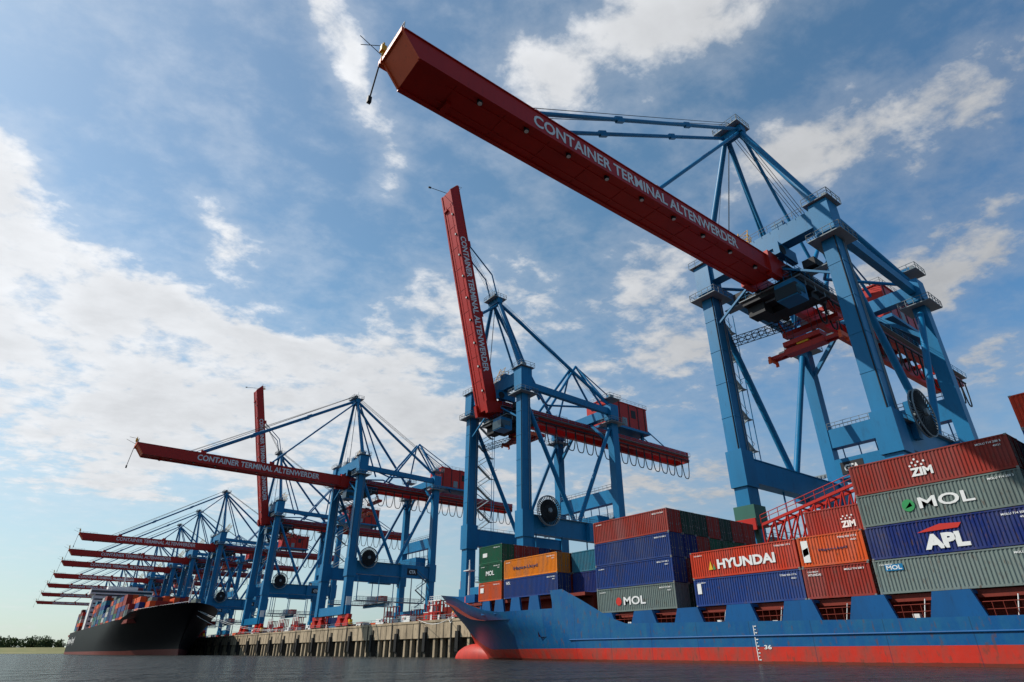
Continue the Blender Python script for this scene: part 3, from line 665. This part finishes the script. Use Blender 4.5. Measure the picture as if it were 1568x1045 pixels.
while x<40:
    y0=CY-HB+.02; zt=zd(x)-.05
    y1=y0+.35; yy=y0
    f.add([(x-.3,yy,zt),(x+3.5,yy,zt),(x+2.9,yy,5.12),(x+.3,yy,5.12),(x-.3,y1,zt),(x+3.5,y1,zt),(x+2.9,y1,5.12),(x+.3,y1,5.12)],[(0,1,2,3),(7,6,5,4),(1,5,6,2),(4,0,3,7),(3,2,6,7)],0)
    f.box(x+.3,x+2.9,y0+.35,y0+1.6,4.85,5.1,0)
    for xx in(x+3.9,x+4.6,x+5.3): f.tube((xx,y0+.3,zt-.2),(xx,y0+.3,zt+1.0),.03,1,4)
    f.tube((x+3.3,y0+.3,zt+1.0),(x+6,y0+.3,zt+1.0),.035,1,4); f.tube((x+3.3,y0+.3,zt+.5),(x+6,y0+.3,zt+.5),.03,1,4)
    if random.random()<.6: f.box(x+4.1,x+4.6,y0+1.4,y0+1.9,2.8,random.uniform(3.6,4.5),2)
    f.tube((x+4.9,y0+1.2,2.9),(x+5.4,y0+1.2,4.7),.05,2,5); f.box(x+5.2,x+5.6,y0+2,y0+2.3,2.8,5,1)
    x+=6.15
f.box(-58,45,59.0,76.2,2.8,4.6,1); f.box(-58,45,57.3,78,4.6,5.15,1)
f.box(-58,45,55.95,56.25,2.7,2.85,0)
x=-83
while x<-70:
    s=x+110; y0=CY-hbr(x,6.2,s-5)+.1
    f.add([(x,y0,6.0),(x+2.6,y0,6.0),(x+2.2,y0,7.9),(x+.4,y0,7.9),(x,y0+.3,6.0),(x+2.6,y0+.3,6.0),(x+2.2,y0+.3,7.9),(x+.4,y0+.3,7.9)],[(0,1,2,3),(7,6,5,4),(1,5,6,2),(4,0,3,7),(3,2,6,7)],0); x+=4.2
f.box(-86,-60.5,57.5,77.5,7.5,7.9,1); f.box(-86,-60.5,59,76,5,7.5,1)
f.tube((-62,CY-HB-.02,2.35),(60,CY-HB-.02,2.2),.09,0,6)
f.tube((-103,CY,9.5),(-103,CY,17),.25,2,8,.12); f.beam((-104,CY,15),(-102,CY,15),1.5,.15,2); f.box(-103.6,-102.4,CY-.5,CY+.5,9,10.4,3)
f.box(-88,-87.6,60,75,6,9.6,0); f.box(-98,-95,CY-4,CY-2,8.8,10.1,0)
obj('deck_fittings',f.mesh('deck_fittings',[M_sblue,M_sred,M_white,M_orange]),ship)
dm=MB()
for i in range(11): dm.box(-36.0,-35.78-(.1 if i%2 else 0),55.86,55.88,.3+i*.28,.38+i*.28,0)
dm.box(-36.12,-36.05,55.86,55.88,.3,3.2,0)
obj('draft_marks',dm.mesh('draft_marks',[M_white]),ship)
obj('draft_number',text_mesh('36',.75,.35,M_white),ship,(-35.3,55.87,1.2),(math.pi/2,0,0))

# red lashing gantry between ship and crane
lg=empty('lashing_gantry'); l=MB()
def zt_(x): return 17.0+ (x+48)*.22
for yy in(80.8,83): 
    l.beam((-48,yy,14),(-34,yy,14.6),.35,.35,0); l.beam((-48,yy,17),(-34,yy,20.1),.35,.35,0)
for i in range(8):
    x0=-48+i*2
    for yy in(80.8,83):
        l.tube((x0,yy,14),(x0,yy,zt_(x0)),.14,0,5)
        if i<7: l.tube((x0,yy,14),(x0+2,yy,zt_(x0+2)),.12,0,5)
    l.beam((x0,80.8,zt_(x0)),(x0,83,zt_(x0)),.2,.2,0)
l.rail((-48,80.6,17.2),(-34,80.6,20.3),0,1.1,1.4,.06); l.box(-48,-34,80.8,83,13.6,13.8,0)
for xx in(-48,-41,-34): l.beam((xx,83.2,8),(xx,83.2,14),.5,.5,0)
l.box(-52,-48.6,80.5,83.5,17,20,1); l.box(-52,-48.6,80.2,80.5,16.4,18,0); l.beam((-50.3,83.2,8),(-50.3,83.2,17),.6,.6,1)
obj('frame',l.mesh('frame',[M_red,paint('machine_green',(.03,.12,.09),.5,.3)]),lg)

# ---------------------------------------------------------------- far ship
M_black=paint('hull_black',(.004,.004,.006),.5,.3,.1,spec=.08); M_af=paint('boot_top',(.16,.035,.025),.6,.4,.2)
pal=[paint('stack_'+k_,P[k_],.55,.4,.2) for k_ in('org','rb','blu','gry','grn','wh','mar','tl')]
s2=empty('container_ship'); h=MB(); CY2=60; HB2=21; X0=-303; X1=-700
cs=[0,1,3,6,10,15,22,30,40,55,70,90,120,200,300,340,370,385,397]
rows=12
for side in(-1,1):
    vs=[]
    for s in cs:
        zt=interp(s,[(0,20),(25,18.5),(40,17.5),(42,15),(397,15)])
        for j in range(rows+1):
            z=-1+(zt+1)*j/rows; ov=interp(z,[(-1,13),(4,14),(10,9),(20,0)]); x=X0-ov-s*(397-ov)/397
            s_=s*(397-ov)/397; Lz=interp(z,[(-1,110),(8,90),(20,55)]); kx=interp(z,[(-1,1.2),(8,1.0),(20,.6)])
            hb=HB2*math.sin(math.pi/2*min(1,s_/Lz))**kx
            hb*=interp(s,[(0,1),(340,1),(397,.75)])
            vs.append((x,CY2+side*hb,z))
    n=rows+1
    for i in range(len(cs)-1):
        for j in range(rows):
            f_=(i*n+j,(i+1)*n+j,(i+1)*n+j+1,i*n+j+1); h.add([vs[q_] for q_ in (f_ if side>0 else f_[::-1])],[(0,1,2,3)],1 if j==0 or j==1 else 0,True)
h.box(X1-.5,X1,CY2-15.7,CY2+15.7,-1,15,0)
hm=h.mesh('hull',[M_black,M_af])
bm=bmesh.new(); bm.from_mesh(hm); bmesh.ops.remove_doubles(bm,verts=bm.verts,dist=.001); bm.to_mesh(hm); bm.free()
obj('hull',hm,s2)
d=MB(); d.box(-690,-345,41,79,13,14.6,0); d.add([(-344,41,16.4),(-306,59,18.4),(-306,61,18.4),(-344,79,16.4)],[(0,3,2,1)],0)
d.box(-586,-572,42,78,14.6,40,1); d.box(-588,-571,39.5,80.5,40,43.5,1); d.box(-571,-570.9,40,80,41,42.6,2); d.box(-584,-574,50,70,43.5,46,1)
for zz_ in range(18,40,3): d.box(-572,-571.9,43,77,zz_,zz_+1.0,2)
d.tube((-578,60,46),(-578,60,56),.5,1,6); d.beam((-578,54,51),(-578,66,51),.4,.4,1); d.box(-640,-628,50,70,14.6,44,3)
d.tube((-318,60,18),(-318,60,30),.4,1,6,.2); d.beam((-318,58,27),(-318,62,27),.3,.3,1)
for sgn in(-1,1): d.rail((-345,60+sgn*18,17.4),(-308,60+sgn*2,19.6),1,1.1,2,.07)
obj('superstructure',d.mesh('superstructure',[M_sred,M_white,M_glass,M_orange]),s2)
st=MB(); x=-348; bi=0
while x>-688:
    if not(-590<x-12.2 and x-12.2<-560) and not(-645<x-12.2<-620) :
        nr=13 if bi>1 else (9 if bi==0 else 11); ht=3 if bi<1 else random.choice([4,5,6]) 
        if bi in(1,2): ht=4
        if x<-480: ht=random.choice([6,7,7])
        for r_ in range(nr):
            yy=60-nr*1.25+r_*2.5; hh=ht-(random.random()<.3)
            for t_ in range(hh):
                c=random.choice([0,0,0,1,6,1,2,3]) if bi<4 else random.randrange(8)
                st.box(x-12.2,x,yy+.03,yy+2.45,15+t_*2.65,15+t_*2.65+2.58,c)
    x-=14.2 ; bi+=1
obj('container_stack',st.mesh('container_stack',pal),s2)
obj('name_lettering',text_mesh('COLOMBO EXPRESS',14,1.3,M_white),s2,(-361,41.3,13.0),(math.pi/2,0,math.radians(10)))
obj('hull_lettering',text_mesh('Hapag-Lloyd',60,5.5,M_white),s2,(-640,38.85,6),(math.pi/2,0,0))
ml=MB()
for (p,q_) in(((-306,62,17),(-262,83,8.5)),((-307,63,17),(-250,83,8.5)),((-306,62,15),(-285,83,8.5)),((-108,68,9.5),(-135,83,8.5)),((-107,70,9.5),(-150,83,8.5))):
    p=Vector(p);q_=Vector(q_); pv=None
    for i in range(9):
        c=p.lerp(q_,i/8)-Vector((0,0,2.2*math.sin(math.pi*i/8)))
        if pv: ml.tube(pv,c,.06,0,4)
        pv=c
obj('mooring_lines',ml.mesh('mooring_lines',[M_white]),s2)

# ---------------------------------------------------------------- yard and quay traffic
yd=MB()
for x in range(-1150,-10,14):
    for y in range(175,260,12):
        if random.random()<.75:
            hh=random.choice([1,2,3,3,4])
            for r_ in range(3):
                for t_ in range(max(0,hh-random.choice([0,0,1]))): yd.box(x,x+12.2,y+r_*2.6,y+r_*2.6+2.44,8+t_*2.65,8+t_*2.65+2.58,random.randrange(8))
obj('yard_container_stack',yd.mesh('yard_container_stack',pal))
v=MB(); v.box(-7.3,7.3,-1.4,1.4,.7,1.4,0); v.box(-7.3,-6.4,-1.4,1.4,1.4,2.0,0); v.box(6.4,7.3,-1.4,1.4,1.4,2.0,0)
for xx in(-5.6,-4.2,4.2,5.6):
    for yy in(-1.5,1.0): v.tube((xx,yy,.6),(xx,yy+.35,.6),.6,1,12)
ME_agv=v.mesh('chassis',[M_blue,M_rub])
def agv(x,y,c,load=True):
    e=empty('terminal_transporter',(x,y,8)); obj('chassis',ME_agv,e)
    if load: obj('container',C40,e,(-6.1,-1.22,1.45),(0,0,0),P[c])
for x,y,c in((-150,95,'rb'),(-178,104,'blu'),(-255,98,'org'),(-262,107,'rb'),(-190,125,'wh'),(-235,126,'blu'),(-285,99,'gry'),(-340,100,'hy'),(-165,128,'tl'),(-225,92,'blu'),(-205,110,'hy'),(-150,112,'org'),(-270,122,'wh')): agv(x,y,c)
v=MB()
v.add([(-2.5,-.95,.4),(2.6,-.95,.4),(2.6,-.95,1.1),(1.7,-.95,1.3),(.9,-.95,2.2),(-2.5,-.95,2.2),(-2.5,.95,.4),(2.6,.95,.4),(2.6,.95,1.1),(1.7,.95,1.3),(.9,.95,2.2),(-2.5,.95,2.2)],
 [(0,1,2,3,4,5),(11,10,9,8,7,6),(0,6,7,1),(1,7,8,2),(2,8,9,3),(3,9,10,4),(4,10,11,5),(5,11,6,0)],0)
v.box(-.2,1.0,-.97,.97,1.35,1.95,1)
for xx in(-1.6,1.7):
    for yy in(-1.0,.75): v.tube((xx,yy,.38),(xx,yy+.25,.38),.38,2,12)
ME_van=v.mesh('van_body',[M_white,M_glass,M_rub])
for x,y,r0 in((-140,89.5,0),(-168,90,3.1),(-186,90.5,0),(-245,90,0),(-272,91,3.1)):
    e=empty('service_van',(x,y,8)); e.rotation_euler=(0,0,r0); obj('van_body',ME_van,e)
v=MB(); v.box(-3,3,-1.2,1.2,.15,2.8,0); v.box(-3.1,3.1,-1.3,1.3,2.8,2.95,1); v.box(-2,-.8,-1.23,-1.2,1.2,2.2,2); v.box(.8,1.8,-1.23,-1.2,.2,2.2,1); v.box(3,3.03,-.6,.6,1.2,2.2,2)
ME_cab=v.mesh('cabin_body',[M_white,M_red,M_glass])
ME_cabr=ME_cab.copy(); ME_cabr.materials[0]=M_red; ME_cabr.materials[1]=M_white
for i,(x,y) in enumerate(((-158,92),(-176,93),(-238,94),(-196,118.5),(-266,93),(-146,100),(-292,93),(-325,93),(-184,97),(-160,106),(-140,96),(-230,104),(-278,96))):
    e=empty('site_cabin',(x,y,8)); obj('cabin_body',ME_cab if i%2 else ME_cabr,e)
v=MB()
for xx in(-3,-1,1,3):
    for yy in(-1,1): v.beam((xx,yy,0),(xx,yy,5.5),.25,.25,0)
for zz_ in(.2,2.6,5.4):
    for yy in(-1,1): v.beam((-3,yy,zz_),(3,yy,zz_),.22,.22,0 if zz_<5 else 1)
    v.box(-3,3,-1,1,zz_-.05,zz_+.02,2)
v.box(-2.6,-1.2,-.8,.8,2.6,4.2,1); v.box(1.2,2.7,-.8,.8,.3,1.9,1); v.rail((-3,-1,5.5),(3,-1,5.5),1,1,1,.06)
ME_rack=v.mesh('rack',[M_red,M_white,M_grey])
for x,y in((-134,91),(-152,90),(-165,97),(-181,91),(-232,91),(-247,97),(-260,90),(-280,91),(-298,92),(-188,104)):
    e=empty('lashing_cage_rack',(x,y,8)); obj('rack',ME_rack,e)
v=MB()
for j in range(3): v.box(-6,6,-5,5,j*1.1,j*1.1+.75,0); v.box(-5,5,-4.6,-4.4,j*1.1+.75,j*1.1+1.1,1)
ME_hc=v.mesh('covers',[M_sred,M_dark])
for x in(-128,-170,-250): e=empty('hatch_cover_stack',(x,100+abs(x)%7,8)); obj('covers',ME_hc,e)
v=MB(); v.tube((0,0,0),(0,0,34),.45,0,8,.22); v.beam((-2.4,0,34),(2.4,0,34),.5,.3,0)
for xx in(-2,-1,0,1,2): v.box(xx-.3,xx+.3,-.5,.3,33.2,33.8,0)
ME_lm=v.mesh('pole',[M_grey])
for x in range(-1100,0,110):
    e=empty('light_mast',(x+35,158,8)); obj('pole',ME_lm,e)
S.view_settings.view_transform='Standard'; S.view_settings.look='None'; S.view_settings.exposure=0
